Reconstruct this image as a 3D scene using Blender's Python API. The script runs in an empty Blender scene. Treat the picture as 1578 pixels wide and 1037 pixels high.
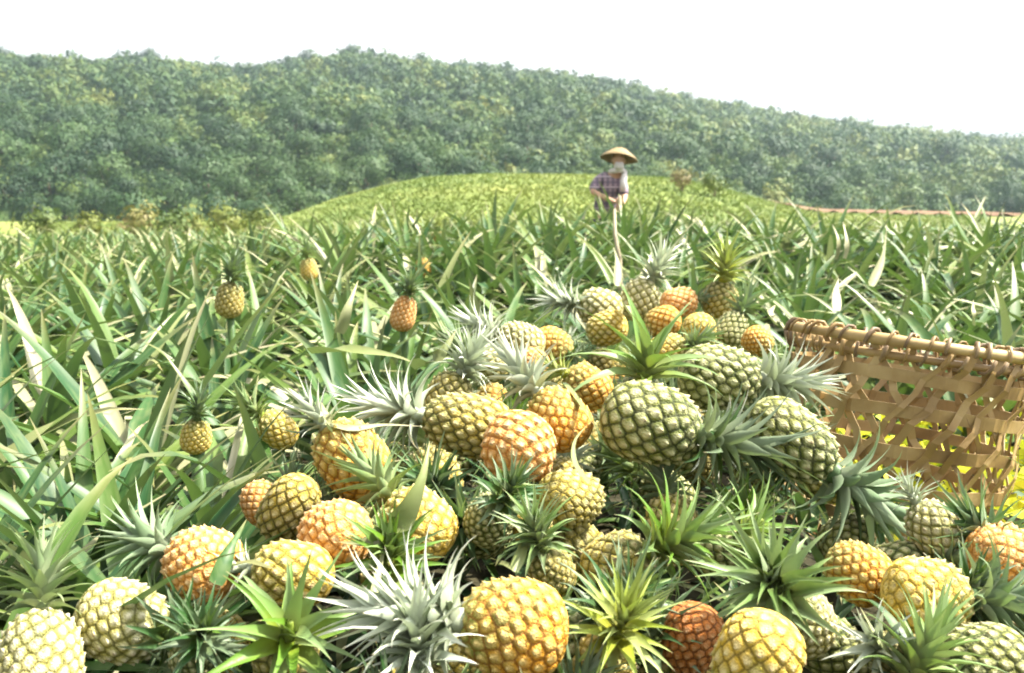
import bpy, bmesh, math, random
import numpy as np
from mathutils import Vector, Matrix, Quaternion
R = math.radians
rng = random.Random(7)
nr = np.random.default_rng(11)
scn = bpy.context.scene
col = scn.collection

# ------------------------------------------------------------------ camera
F, CX, HY, CAMZ = 1515.0, 789.0, 318.0, 1.05        # focal length in photo pixels, centre, horizon row, eye height
PITCH = math.atan((518.5 - HY) / F)
cd = bpy.data.cameras.new('camera'); cam = bpy.data.objects.new('camera', cd); col.objects.link(cam)
cam.location = (0, 0, CAMZ); cam.rotation_euler = (math.pi/2 - PITCH, 0, 0)
cd.sensor_width = 36.0; cd.lens = 36.0 * F * math.cos(PITCH) / 1578.0 * 1.0
cd.clip_start = 0.02; cd.clip_end = 4000
cd.dof.use_dof = True; cd.dof.focus_distance = 1.95; cd.dof.aperture_fstop = 6.3
scn.camera = cam
CR = cam.rotation_euler.to_matrix()
CAM_R, CAM_U, CAM_B = CR.col[0].copy(), CR.col[1].copy(), CR.col[2].copy()
FP = 1578.0 * cd.lens / 36.0
def ray(px, py):
    v = CAM_R*((px-789.0)/FP) + CAM_U*((518.5-py)/FP) - CAM_B
    return v / v.y                                     # unit step in y
def at(px, py, y):
    return Vector((0, 0, CAMZ)) + ray(px, py)*y

# ------------------------------------------------------------------ sky, sun, exposure
SUN_AZ, SUN_EL = R(82), R(57)                         # azimuth from +Y (view) clockwise towards +X
w = bpy.data.worlds.new('World'); scn.world = w; w.use_nodes = True
nt = w.node_tree; nt.nodes.clear()
sky = nt.nodes.new('ShaderNodeTexSky'); sky.sky_type = 'NISHITA'; sky.sun_disc = False
sky.sun_elevation = SUN_EL; sky.sun_rotation = SUN_AZ
sky.air_density = 1.0; sky.dust_density = 6.0; sky.ozone_density = 1.0
hs = nt.nodes.new('ShaderNodeHueSaturation'); hs.inputs['Saturation'].default_value = 0.05
hs.inputs['Value'].default_value = 1.12
bg = nt.nodes.new('ShaderNodeBackground'); bg.inputs['Strength'].default_value = 0.125
wo = nt.nodes.new('ShaderNodeOutputWorld')
nt.links.new(sky.outputs[0], hs.inputs['Color']); nt.links.new(hs.outputs[0], bg.inputs['Color']); nt.links.new(bg.outputs[0], wo.inputs[0])
sd = bpy.data.lights.new('sun', 'SUN'); sd.energy = 5.0; sd.angle = R(0.6); sd.color = (1.0, 0.93, 0.79)
sun = bpy.data.objects.new('sun', sd); col.objects.link(sun)
SDIR = Vector((math.sin(SUN_AZ)*math.cos(SUN_EL), math.cos(SUN_AZ)*math.cos(SUN_EL), math.sin(SUN_EL)))
sun.rotation_euler = SDIR.to_track_quat('Z', 'Y').to_euler(); sun.location = (6, -2, 10)
vs = scn.view_settings; vs.view_transform = 'Standard'; vs.look = 'None'; vs.gamma = 1.0; vs.exposure = 1.7
vs.use_curve_mapping = False
scn.render.engine = 'CYCLES'
scn.cycles.max_bounces = 6; scn.cycles.diffuse_bounces = 3; scn.cycles.glossy_bounces = 2
scn.cycles.transmission_bounces = 3; scn.cycles.volume_bounces = 0; scn.cycles.transparent_max_bounces = 4
scn.cycles.use_denoising = True
scn.cycles.pixel_filter_type = 'BLACKMAN_HARRIS'; scn.cycles.filter_width = 1.9

# ------------------------------------------------------------------ helpers
def mesh(name, V, Q, mat=None, smooth=True, **attrs):
    """quads/tris arrays -> mesh; attrs: per-vertex float arrays"""
    V = np.asarray(V, np.float32); me = bpy.data.meshes.new(name)
    if isinstance(Q, np.ndarray):
        n, k = Q.shape
        me.vertices.add(len(V)); me.vertices.foreach_set('co', V.ravel())
        me.loops.add(n*k); me.loops.foreach_set('vertex_index', Q.astype(np.int32).ravel())
        me.polygons.add(n); me.polygons.foreach_set('loop_start', np.arange(0, n*k, k, dtype=np.int32))
    else:
        me.from_pydata([tuple(v) for v in V], [], Q)
    me.update(calc_edges=True)
    if smooth: me.polygons.foreach_set('use_smooth', np.ones(len(me.polygons), bool))
    for k, a in attrs.items():
        at_ = me.attributes.new(k, 'FLOAT', 'POINT'); at_.data.foreach_set('value', np.asarray(a, np.float32))
    if mat: me.materials.append(mat)
    return me
def link(name, data, parent=None, loc=None, rot=None, scale=None):
    o = bpy.data.objects.new(name, data); col.objects.link(o)
    if parent: o.parent = parent
    if loc is not None: o.location = loc
    if rot is not None: o.rotation_euler = rot
    if scale is not None: o.scale = scale if hasattr(scale, '__len__') else (scale,)*3
    return o
def tag(o, label=None, cat=None, group=None, kind=None):
    for k, v in (('label', label), ('category', cat), ('group', group), ('kind', kind)):
        if v: o[k] = v
    return o
def tube(pts, rad, n=8, cap=True):
    pts = [Vector(p) for p in pts]; m = len(pts)
    rad = rad if hasattr(rad, '__len__') else [rad]*m
    V, Q = [], []; ref = None
    for i, p in enumerate(pts):
        t = (pts[min(i+1, m-1)] - pts[max(i-1, 0)]).normalized()
        if ref is None: ref = t.orthogonal().normalized()
        ref = (ref - t*ref.dot(t)).normalized(); b = t.cross(ref)
        for k in range(n):
            a = 2*math.pi*k/n; V.append(p + (ref*math.cos(a) + b*math.sin(a))*rad[i])
    for i in range(m-1):
        for k in range(n):
            Q.append((i*n+k, i*n+(k+1) % n, (i+1)*n+(k+1) % n, (i+1)*n+k))
    if cap: Q += [tuple(range(n-1, -1, -1)), tuple(range((m-1)*n, m*n))]
    return V, Q

class NT:
    def __init__(s, name):
        s.m = bpy.data.materials.new(name); s.m.use_nodes = True; s.t = s.m.node_tree; s.t.nodes.clear()
        s.out = s.n('ShaderNodeOutputMaterial')
    def n(s, typ, **kw):
        d = s.t.nodes.new(typ)
        for k, v in kw.items():
            if k in d.inputs: s.set(d.inputs[k], v)
            else: setattr(d, k, v)
        return d
    def set(s, sock, v):
        if isinstance(v, bpy.types.NodeSocket): s.t.links.new(v, sock)
        else:
            if hasattr(v, '__len__') and len(v) == 3 and sock.type == 'RGBA': v = (*v, 1)
            sock.default_value = v
    def noise(s, scale, detail=3, coord=None, rough=.5):
        d = s.n('ShaderNodeTexNoise'); d.inputs['Scale'].default_value = scale; d.inputs['Detail'].default_value = detail
        d.inputs['Roughness'].default_value = rough
        s.set(d.inputs['Vector'], coord if coord else s.n('ShaderNodeTexCoord').outputs['Object'])
        return d.outputs[0]
    def ramp(s, fac, stops, interp='LINEAR'):
        d = s.n('ShaderNodeValToRGB'); d.color_ramp.interpolation = interp
        e = d.color_ramp.elements
        while len(e) < len(stops): e.new(0.5)
        for i, (p, c) in enumerate(stops): e[i].position = p; e[i].color = (*c, 1)
        s.set(d.inputs[0], fac); return d.outputs[0]
    def mix(s, fac, a, b, mode='MIX'):
        d = s.n('ShaderNodeMix', data_type='RGBA', blend_type=mode)
        s.set(d.inputs[0], fac); s.set(d.inputs[6], a); s.set(d.inputs[7], b); return d.outputs[2]
    def math(s, op, a, b=0.5, clamp=False):
        d = s.n('ShaderNodeMath', operation=op, use_clamp=clamp); s.set(d.inputs[0], a); s.set(d.inputs[1], b); return d.outputs[0]
    def mapr(s, v, a, b, c, d2):
        d = s.n('ShaderNodeMapRange'); s.set(d.inputs[0], v)
        for i, x in enumerate((a, b, c, d2)): d.inputs[i+1].default_value = x
        return d.outputs[0]
    def attr(s, name): return s.n('ShaderNodeAttribute', attribute_name=name).outputs['Fac']
    def rand(s): return s.n('ShaderNodeObjectInfo').outputs['Random']
    def bsdf(s, color, rough=.6, spec=.4, bump=None, bstr=.3, bdist=.01, trans=None, tcol=None):
        p = s.n('ShaderNodeBsdfPrincipled'); s.set(p.inputs['Base Color'], color); s.set(p.inputs['Roughness'], rough)
        p.inputs['Specular IOR Level'].default_value = spec
        if bump is not None:
            b = s.n('ShaderNodeBump'); b.inputs['Strength'].default_value = bstr; b.inputs['Distance'].default_value = bdist
            s.set(b.inputs['Height'], bump); s.set(p.inputs['Normal'], b.outputs[0])
        sh = p.outputs[0]
        if trans:
            tr = s.n('ShaderNodeBsdfTranslucent'); s.set(tr.inputs[0], tcol if tcol is not None else color)
            mx = s.n('ShaderNodeMixShader'); mx.inputs[0].default_value = trans
            s.set(mx.inputs[1], sh); s.set(mx.inputs[2], tr.outputs[0]); sh = mx.outputs[0]
        s.set(s.out.inputs[0], sh); return s.m

# ------------------------------------------------------------------ materials
def m_leaf(name, under=(.16, .22, .13), gloss=.42, spec=.28, sat=1.0):
    """long leaf: 'tone' 0 dark green .. .5 mid .. .75 yellow green .. 1 dry cream; 't' runs base to tip; pale felted underside"""
    s = NT(name); tone = s.attr('tone'); t = s.attr('t')
    j = s.math('MULTIPLY_ADD', s.rand(), 0.14); 
    s.t.nodes[-1].inputs[2].default_value = -0.07
    tn = s.math('ADD', tone, j, True)
    c = s.ramp(tn, [(0, (.014, .045, .016)), (.3, (.018, .066, .020)), (.5, (.048, .108, .020)), (.7, (.102, .150, .023)), (.85, (.20, .215, .10)), (1, (.36, .335, .22))])
    streak = s.noise(9, 3, s.n('ShaderNodeMapping', Vector=s.n('ShaderNodeTexCoord').outputs['Object'], Scale=(1, 9, 1)).outputs[0])
    c = s.mix(s.mapr(streak, .40, .66, 0, .75), c, s.mix(.5, c, (.15, .20, .07)))
    blot = s.noise(14, 4); c = s.mix(s.mapr(blot, .58, .76, 0, .45), c, s.mix(.5, c, (.20, .18, .09)))
    c = s.mix(s.mapr(t, .72, 1.0, 0, .55), c, (.24, .18, .08))
    back = s.n('ShaderNodeNewGeometry').outputs['Backfacing']
    und = s.mix(.35, under, c)
    c2 = s.mix(back, c, und)
    return s.bsdf(c2, s.mapr(streak, .3, .7, gloss-.06, gloss+.14), spec, trans=.18, tcol=s.mix(.5, c, (.11, .20, .025)))
M_PLANT = m_leaf('plant leaf')
def m_crown(name, base, tip, mid):
    s = NT(name); t = s.attr('t'); tone = s.attr('tone')
    c = s.ramp(t, [(0, base), (.4, mid), (.92, tip), (1, (.30, .22, .10))])
    v = s.math('ADD', s.math('MULTIPLY', s.rand(), .55), s.math('MULTIPLY', tone, .9), True)
    c = s.mix(s.mapr(v, .45, 1.0, 0, .5), c, s.mix(.5, c, (.40, .44, .32)))
    back = s.n('ShaderNodeNewGeometry').outputs['Backfacing']
    c2 = s.mix(back, c, s.mix(.72, (.36, .41, .30), c))
    n_ = s.noise(60, 2)
    return s.bsdf(c2, s.mapr(n_, .3, .7, .36, .58), .32, trans=.18, tcol=s.mix(.4, c, (.25, .36, .05)))
CROWN = {
 'green':  m_crown('crown green', (.10, .14, .03), (.028, .075, .022), (.030, .085, .020)),
 'bright': m_crown('crown bright green', (.22, .26, .025), (.085, .165, .02), (.090, .185, .016)),
 'yellow': m_crown('crown yellow green', (.32, .31, .03), (.18, .24, .035), (.24, .29, .03)),
 'blue':   m_crown('crown blue green', (.08, .12, .055), (.12, .20, .085), (.055, .135, .042)),
 'silver': m_crown('crown silver', (.22, .25, .15), (.62, .63, .55), (.40, .45, .36)),
 'grey':   m_crown('crown grey green', (.15, .18, .06), (.17, .24, .08), (.10, .175, .045)),
}
def m_fruit(name, groove, body, tipc, alt):
    s = NT(name); e = s.attr('eye'); z = s.attr('z')
    n1 = s.noise(3.2, 2); n2 = s.noise(40, 3); n3 = s.noise(9, 2)
    fac = s.math('ADD', s.mapr(n1, .35, .65, -.35, .35), s.mapr(z, .1, 1, -.30, 1.0), True)
    er = s.attr('er'); fac = s.math('ADD', fac, s.mapr(er, 0, 1, -.22, .22), True); b = s.mix(fac, body, alt); b = s.mix(s.mapr(n3, .45, .7, 0, .45), b, tipc)
    g = s.mix(.35, groove, s.mix(.5, groove, b))
    c = s.mix(s.mapr(e, .05, .24, 0, 1), g, b)
    c = s.mix(s.mapr(e, .36, .80, 0, .92), c, tipc)
    c = s.mix(s.math('MULTIPLY', s.mapr(er, .30, .95, .1, .8), s.mapr(e, .66, .88, 0, 1)), c, (.17, .10, .05))
    dirt = s.noise(5.5, 5); c = s.mix(s.mapr(dirt, .56, .72, 0, .45), c, s.mix(.5, c, (.12, .085, .04)))
    return s.bsdf(c, s.mapr(n2, .3, .7, .5, .75), .30, bump=n2, bstr=.5, bdist=.03)
FRUIT = {
 'gold':   m_fruit('fruit gold', (.20, .070, .005), (.60, .265, .014), (.66, .49, .18), (.21, .23, .045)),
 'yellow': m_fruit('fruit yellow', (.14, .095, .008), (.60, .385, .036), (.68, .56, .26), (.19, .22, .04)),
 'orange': m_fruit('fruit orange', (.30, .105, .012), (.64, .30, .060), (.72, .50, .27), (.44, .20, .04)),
 'russet': m_fruit('fruit russet', (.065, .018, .003), (.42, .13, .016), (.46, .24, .10), (.28, .10, .018)),
 'green':  m_fruit('fruit green', (.010, .018, .004), (.17, .18, .030), (.55, .54, .30), (.075, .105, .016)),
 'cream':  m_fruit('fruit cream', (.065, .065, .008), (.40, .35, .095), (.66, .62, .42), (.20, .21, .065)),
 'olive':  m_fruit('fruit olive', (.038, .036, .005), (.37, .275, .034), (.52, .46, .22), (.12, .13, .025)),
}
def m_soil():
    s = NT('soil'); co = s.n('ShaderNodeNewGeometry').outputs['Position']
    a = s.noise(1.3, 4, co); b = s.noise(14, 5, co)
    c = s.ramp(a, [(.3, (.022, .022, .012)), (.55, (.034, .030, .015)), (.75, (.034, .040, .014))])
    c = s.mix(s.mapr(b, .4, .7, 0, .6), c, (.050, .044, .022))
    far = s.mapr(s.n('ShaderNodeVectorMath', operation='LENGTH').outputs[1], 0, 1, 0, 1)
    return s.bsdf(c, .9, .2, bump=b, bstr=.6, bdist=.03)
M_SOIL = m_soil()
def m_simple(name, stops, scale, rough=.8, spec=.2, bstr=.4, bdist=.05, world=True):
    s = NT(name); co = s.n('ShaderNodeNewGeometry').outputs['Position'] if world else None
    a = s.noise(scale, 5, co, .6)
    return s.bsdf(s.ramp(a, stops), rough, spec, bump=a, bstr=bstr, bdist=bdist)
M_MEADOW = m_simple('meadow', [(.3, (.10, .14, .03)), (.5, (.145, .18, .038)), (.7, (.19, .205, .05))], .25)
M_WOODFLOOR = m_simple('wood floor', [(.3, (.030, .055, .020)), (.6, (.07, .11, .03)), (.75, (.12, .15, .04))], .08)
M_EARTH = m_simple('red earth', [(.3, (.11, .062, .035)), (.6, (.15, .09, .05)), (.8, (.12, .11, .045))], .35)
M_BARK = m_simple('bark', [(.3, (.09, .065, .045)), (.7, (.18, .14, .10))], 6)
def m_foliage(name, stops, sc=.02):
    s = NT(name); tone = s.attr('tone')
    v = s.math('ADD', tone, s.mapr(s.rand(), 0, 1, -.12, .12), True)
    c = s.ramp(v, stops)
    return s.bsdf(c, .6, .25, trans=.2)
M_TREE = m_foliage('tree leaves', [(0, (.011, .034, .014)), (.3, (.025, .060, .018)), (.6, (.050, .094, .022)), (.8, (.085, .126, .025)), (1, (.14, .155, .035))])
M_SHRUB = m_foliage('shrub leaves', [(0, (.06, .10, .025)), (.4, (.12, .15, .03)), (.7, (.17, .18, .04)), (1, (.17, .135, .065))])
M_GRASS = m_foliage('grass blades', [(0, (.075, .125, .026)), (.4, (.125, .172, .036)), (.75, (.180, .210, .048)), (1, (.25, .235, .085))])
M_WEED = m_foliage('yellow weed leaves', [(0, (.22, .32, .03)), (.5, (.48, .50, .03)), (1, (.72, .64, .05))])
def m_bamboo(name, a, b, d):
    s = NT(name); n1 = s.noise(7, 4); n2 = s.noise(60, 3)
    c = s.ramp(s.math('ADD', s.mapr(n1, .3, .7, 0, .75), s.mapr(s.rand(), 0, 1, 0, .3), True), [(0, a), (.5, b), (1, d)])
    return s.bsdf(c, .5, .35, bump=n2, bstr=.25, bdist=.004)
M_BAMBOO = m_bamboo('split bamboo', (.135, .080, .028), (.255, .168, .066), (.40, .30, .145))
M_LASH = m_bamboo('dark lashing', (.09, .06, .03), (.15, .10, .055), (.24, .17, .09))
M_RIM = m_bamboo('rim bamboo', (.22, .14, .05), (.35, .25, .11), (.48, .38, .20))

# ------------------------------------------------------------------ leaves (meshes)
def leaf_arrays(L, W, e0, bend, p=1.6, fold=.28, n=8, tone=.4, az=0.0, twist=0.0, kink=None, crown=False, cross=3, base=(0, 0, 0)):
    """a channelled sword leaf growing from the origin: starts at elevation e0, arches over by `bend`"""
    ts = np.linspace(0, 1, n+1); pos = np.zeros((n+1, 2)); ang = e0 - bend*ts**p
    if kink: ang = ang - kink[1]*(ts > kink[0])
    for i in range(1, n+1):
        a = .5*(ang[i]+ang[i-1]); pos[i] = pos[i-1] + np.array([math.cos(a), math.sin(a)])*L/n
    if crown: wd = W*np.clip((1-ts**1.5), .02, 1)*(.75+.5*np.sin(np.pi*np.clip(ts*1.5+.15, 0, 1)))/1.15
    else: wd = W*np.clip(1-ts**2.4, .015, 1)*(.8+.2*np.sin(np.pi*np.clip(ts*1.3+.1, 0, 1)))
    us = np.linspace(-1, 1, cross); V = []
    for i in range(n+1):
        a = ang[i]; nx, nz = -math.sin(a), math.cos(a); tw = twist*ts[i]
        f = fold*(1-.5*ts[i])
        for u in us:
            y = u*.5*wd[i]; h = f*wd[i]*(u*u)
            y2 = y*math.cos(tw)-h*math.sin(tw); h2 = y*math.sin(tw)+h*math.cos(tw)
            V.append((pos[i, 0]+nx*h2, y2, pos[i, 1]+nz*h2))
    V = np.array(V); ca, sa = math.cos(az), math.sin(az)
    V = np.stack([V[:, 0]*ca-V[:, 1]*sa, V[:, 0]*sa+V[:, 1]*ca, V[:, 2]], 1) + np.array(base)
    Q = [(i*cross+k, (i+1)*cross+k, (i+1)*cross+k+1, i*cross+k+1) for i in range(n) for k in range(cross-1)]
    return V, np.array(Q), np.repeat(ts, cross), np.full(len(V), tone)
def join(parts):
    V, Q, T, N, o = [], [], [], [], 0
    for v, q, t, n in parts:
        V.append(v); Q.append(q+o); T.append(t); N.append(n); o += len(v)
    return np.concatenate(V), np.concatenate(Q), np.concatenate(T), np.concatenate(N)
def pick_tone(r):
    x = r.random()
    return r.uniform(.12, .42) if x < .38 else r.uniform(.42, .62) if x < .62 else r.uniform(.62, .80) if x < .76 else r.uniform(.84, 1.0)
def plant_leaves(r, n=30, size=1.0, seg=8, cross=3, dry=.0):
    """parameters of the leaves of one rosette"""
    out = []
    for i in range(n):
        f = i/(n-1)                                    # 0 outer/old .. 1 inner/young
        e0 = R(12+58*f**1.0 + r.uniform(-10, 10)); L = size*(.53+.26*math.sin(math.pi*min(1, f*.85+.12)) + r.uniform(-.08, .10))
        bend = R(72-44*f + r.uniform(-22, 36)); kink = (r.uniform(.3, .7), R(r.uniform(40, 100))) if r.random() < .16 else None
        tone = pick_tone(r) if f < .75 else r.uniform(.25, .6)
        out.append(dict(L=L, W=size*r.uniform(.052, .078), e0=e0, bend=bend, p=r.uniform(1.2, 2.2), fold=r.uniform(.18, .36), n=seg,
                        tone=tone, az=i*2.39996+r.uniform(-.5, .5), twist=r.uniform(-.55, .55), kink=kink, cross=cross,
                        base=(0, 0, .02+.09*f)))
    return out
# ------------------------------------------------------------------ fruit and crown meshes
def fruit_mesh(name, n=92, nu=132, nv=84, hand=1, seed=1, belly=.0, mat=None):
    """unit pineapple: radius .5, z 0..1; eyes on the real spiral lattice (golden angle), each raised to a pointed bract"""
    r = np.random.default_rng(seed); LR = 1.2
    v = np.linspace(0, 1, nv+1); u = np.arange(nu)/nu; U, Vv = np.meshgrid(u, v)
    pf = lambda z: np.maximum(.5*np.clip(1-np.abs(2*z-1)**2.9, 0, 1)**.52*(1-.10*(z-.45)-belly*(z-.5)), .012)
    prof = pf(Vv); zs = np.linspace(0, 1, 1200); pz = pf(zs); ds = np.sqrt(np.gradient(pz)**2+(np.gradient(zs)*LR)**2)
    cum = np.cumsum(pz*ds); sp = math.sqrt(2*np.pi*cum[-1]/n); cum /= cum[-1]
    best = np.full(U.shape, 9.); sec = best.copy(); tip = best.copy(); lift = np.zeros(U.shape)
    GX, GY, GZ = prof*np.cos(2*np.pi*U), prof*np.sin(2*np.pi*U), Vv*LR
    for k in range(n):
        cz = float(np.interp((k+.5)/n, cum, zs)); cu = hand*k*.381966*2*np.pi + r.uniform(-.03, .03); cr = float(pf(np.array(cz)))
        ex, ey, ez = cr*math.cos(cu), cr*math.sin(cu), cz*LR
        d = np.sqrt((GX-ex)**2+(GY-ey)**2+(GZ-ez)**2)/sp; new = d < best
        sec = np.where(new, best, np.minimum(sec, d)); best = np.where(new, d, best); lift = np.where(new, r.uniform(-.25, .25), lift)
        tip = np.minimum(tip, np.sqrt((GX-ex)**2+(GY-ey)**2+(GZ-ez-.09*sp)**2)/sp)
    edge = np.clip(sec-best, 0, 1); hgt = np.minimum(1, edge/.40)**.6
    disp = .030*hgt*(1+lift) + .034*np.clip(1-tip/.24, 0, 1)**1.6
    rad = prof + (disp-.03)*np.clip(prof/.3, .15, 1); th = 2*np.pi*U
    zz = Vv + .045*np.clip(1-tip/.24, 0, 1)*np.clip(prof/.3, 0, 1)
    V = np.stack([rad*np.cos(th), rad*np.sin(th), zz], 2).reshape(-1, 3)
    i, k = np.meshgrid(np.arange(nv), np.arange(nu), indexing='ij')
    Q = np.stack([i*nu+k, i*nu+(k+1) % nu, (i+1)*nu+(k+1) % nu, (i+1)*nu+k], 2).reshape(-1, 4)
    ev = np.clip(edge*1.0, 0, .42) + .58*np.clip(1-tip/.36, 0, 1)
    return mesh(name, V, Q, mat, eye=ev.ravel(), z=Vv.ravel(), er=(lift*2+.5).ravel())
FM = {}
FMB = [fruit_mesh('fruit', n_, 144, 88, h_, i_+3, b_) for i_, (n_, h_, b_) in enumerate(((124, 1, .05), (108, -1, -.08), (140, 1, .12)))]
for ck in FRUIT:
    FM[ck] = [FMB[i].copy() for i in range(3)]
    for q_ in FM[ck]: q_.materials.append(FRUIT[ck])
# crown leaves: unit = fruit diameter; young inner leaves stand, old outer ones bend back
def crown_specs(r, n=38, style='full'):
    out = []
    for i in range(n):
        f = i/(n-1)                                    # 0 lowest .. 1 innermost
        if style == 'broad':
            L = r.uniform(.85, 1.25)*(1-.25*abs(f-.5)); W = r.uniform(.15, .20); e0 = R(20+60*f); bend = R(70-40*f+r.uniform(-15, 15))
        elif style == 'small':
            L = r.uniform(.45, .65)*(.75+.4*f); W = r.uniform(.085, .12); e0 = R(20+62*f); bend = R(40-20*f+r.uniform(-20, 20))
        else:
            L = (.36+.50*math.sin(math.pi*(.10+.60*f)))*r.uniform(.85, 1.15); W = r.uniform(.145, .195)*(1.0-.22*f)
            e0 = R(16+66*f**.9+r.uniform(-7, 7)); bend = R(66-58*f+r.uniform(-16, 24))
        out.append((dict(L=L, W=W, e0=e0, bend=bend, p=1.3, fold=.42, n=7, tone=r.random(), crown=True, cross=3,
                         twist=r.uniform(-.35, .35)), i*2.39996+r.uniform(-.2, .2), (0.02+.52*f) if style == 'full' else .02+.30*f if style == 'small' else .02+.16*f, .10*(1-f)+.02))
    return out
LEAFC = {}                                             # shared crown leaf meshes
CROWN_N = {'full': 48, 'small': 26, 'broad': 20}
CSPEC = {(st, q): crown_specs(random.Random(100+q*7+len(st)), CROWN_N[st], st) for st in CROWN_N for q in range(3)}
def crown_leaf_mesh(st, q, i, ck):
    key = (st, q, i, ck)
    if key not in LEAFC:
        sp = CSPEC[(st, q)][i][0]; V, Q, T, N = leaf_arrays(**sp)
        LEAFC[key] = mesh('crown_leaf', V, Q, CROWN[ck], tone=N, t=T)
    return LEAFC[key]
JC = {}
def crown_joined(st, q, ck):
    key = (st, q, ck)
    if key not in JC:
        parts = []
        for sp, az, z, rr in CSPEC[(st, q)]:
            sp = dict(sp); sp['az'] = az; sp['base'] = (rr*math.cos(az), rr*math.sin(az), z); sp['n'] = 5
            parts.append(leaf_arrays(**sp))
        V, Q, T, N = join(parts); JC[key] = mesh('crown_leaves', V, Q, CROWN[ck], tone=N, t=T)
    return JC[key]
V, Q = tube([(0, 0, -.05), (0, 0, .12), (0, 0, .50)], [.13, .10, .03], 8)
CORE = {ck: mesh('crown_core', V, Q, CROWN[ck], tone=[.2]*len(V), t=[.15]*len(V)) for ck in CROWN}

def axes_from(theta, tilt):
    """crown direction from its angle in the picture and its tilt towards the viewer"""
    th, ti = R(theta), R(tilt)
    return (CAM_R*math.cos(th)*math.cos(ti) + CAM_U*math.sin(th)*math.cos(ti) + CAM_B*math.sin(ti)).normalized()
count_f = [0]
def pineapple(c, D, ratio, axis, ck, cc, style, label, group, csize=1.0, leaves=True, parent=None, names=('fruit', 'crown')):
    """c: centre of the fruit, axis: towards the crown. Returns the thing (an Empty at the stem end)"""
    r = random.Random(count_f[0]*13+5); count_f[0] += 1
    Lf = D*ratio; base = Vector(c) - axis*Lf*.5
    q = axis.to_track_quat('Z', 'Y') @ Quaternion((0, 0, 1), r.uniform(0, 6.28))
    if parent is None:
        root = link('pineapple', None); root.location = base; root.rotation_mode = 'QUATERNION'; root.rotation_quaternion = q
        root.empty_display_size = .05; tag(root, label, 'pineapple', group)
        o = root
        link('fruit', FM[ck][r.randrange(3)], o, scale=(D*r.uniform(.94, 1.05), D*r.uniform(.94, 1.05), Lf))
        off = Matrix.Identity(4)
    else:
        o = parent; off = Matrix.Translation(base) @ q.to_matrix().to_4x4()
        f = link('fruit', FM[ck][r.randrange(3)], o); f.matrix_local = off @ Matrix.Diagonal((D, D, Lf, 1))
    if cc:
        s = D*csize; qv = r.randrange(3)
        if leaves:
            cr = link('crown', CORE[cc], o); cr.matrix_local = off @ Matrix.Translation((0, 0, Lf*.97)) @ Matrix.Diagonal((s, s, s, 1))
            for i, (sp, az, z, rr) in enumerate(CSPEC[(style, qv)]):
                link('leaf', crown_leaf_mesh(style, qv, i, cc), cr, (rr*math.cos(az), rr*math.sin(az), z), (r.uniform(-.12, .12), r.uniform(-.12, .12), az), r.uniform(.88, 1.12))
        else:
            cr = link('crown', crown_joined(style, qv, cc), o); cr.matrix_local = off @ Matrix.Translation((0, 0, Lf*.95)) @ Matrix.Diagonal((s, s, s, 1))
    return o

# ------------------------------------------------------------------ ground, mound, hill
def heap_z(x, y):                                      # surface on which the centres of the top fruit lie
    z = .44 + .16*min(max(y-1.15, 0), 1.05)
    if y > 3.7: z -= .25*(y-3.7)
    return z
HEAP = [(-1.0, .85), (-.74, 1.25), (-.60, 1.50), (-.50, 1.75), (-.43, 2.0), (-.38, 2.4), (-.22, 2.9), (.0, 3.4), (.2, 4.1), (.95, 4.1), (.98, 3.2), (.80, 2.75), (.85, 2.2), (1.25, 1.95), (1.6, 1.7), (1.6, .85)]
def in_poly(x, y, P=HEAP):
    c = False
    for i in range(len(P)):
        (x1, y1), (x2, y2) = P[i], P[i-1]
        if (y1 > y) != (y2 > y) and x < (x2-x1)*(y-y1)/(y2-y1)+x1: c = not c
    return c
def poly_dist(x, y, P=HEAP):
    d = 9
    for i in range(len(P)):
        a, b = Vector(P[i]), Vector(P[i-1]); p = Vector((x, y)); ab = b-a
        t = max(0, min(1, (p-a).dot(ab)/ab.length_squared)); d = min(d, (p-a-ab*t).length)
    return d
def sstep(a, b, x):
    t = np.clip((x-a)/(b-a), 0, 1); return t*t*(3-2*t)
def mound_z(x, y):                                     # grassy rise behind the field; crest line read off the skyline of the meadow
    px = np.array([-400, 330, 430, 520, 600, 660, 760, 900, 1040, 1110, 1180, 1260, 1400, 2200])
    py = np.array([354, 350, 338, 306, 286, 275, 270, 271, 276, 290, 310, 324, 327, 331])
    p = CX + x/np.maximum(y, 1)*F; crest = CAMZ + (HY-np.interp(p, px, py))/F*58.0
    swell = .40*np.exp(-((y-8.8)/2.0)**2)*sstep(-4.5, -.5, x)*(1-.5*sstep(4, 8, x))
    return swell + np.where(y < 58, crest*sstep(13, 58, y), crest*(1-.35*sstep(58, 85, y)))
def ground_z(x, y):
    z = float(mound_z(np.array(x), np.array(y)))
    if y < 5 and abs(x) < 3:
        d = poly_dist(x, y); s = d if in_poly(x, y) else -d
        z += (heap_z(x, y)-.30)*float(sstep(-.05, .16, s))
    return z
xs = np.concatenate([np.linspace(-700, -40, 24), np.linspace(-36, -3, 40), np.linspace(-2.6, 2.6, 84), np.linspace(3, 36, 40), np.linspace(40, 700, 24)])
ys = np.concatenate([np.linspace(-150, -3, 8), np.linspace(-1, 4.8, 94), np.linspace(5.2, 30, 50), np.linspace(31, 90, 60), np.linspace(95, 800, 30)])
X, Y = np.meshgrid(xs, ys)
Z = np.array([[ground_z(float(x), float(y)) for x in xs] for y in ys])
Z += np.where((np.abs(X) < 36) & (Y < 30), .02*np.sin(X*9+Y*5)*np.sin(Y*7-X*3), 0)
Z = np.where(Y > 84, Z-.02*(np.minimum(Y, 200)-84), Z)
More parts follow.
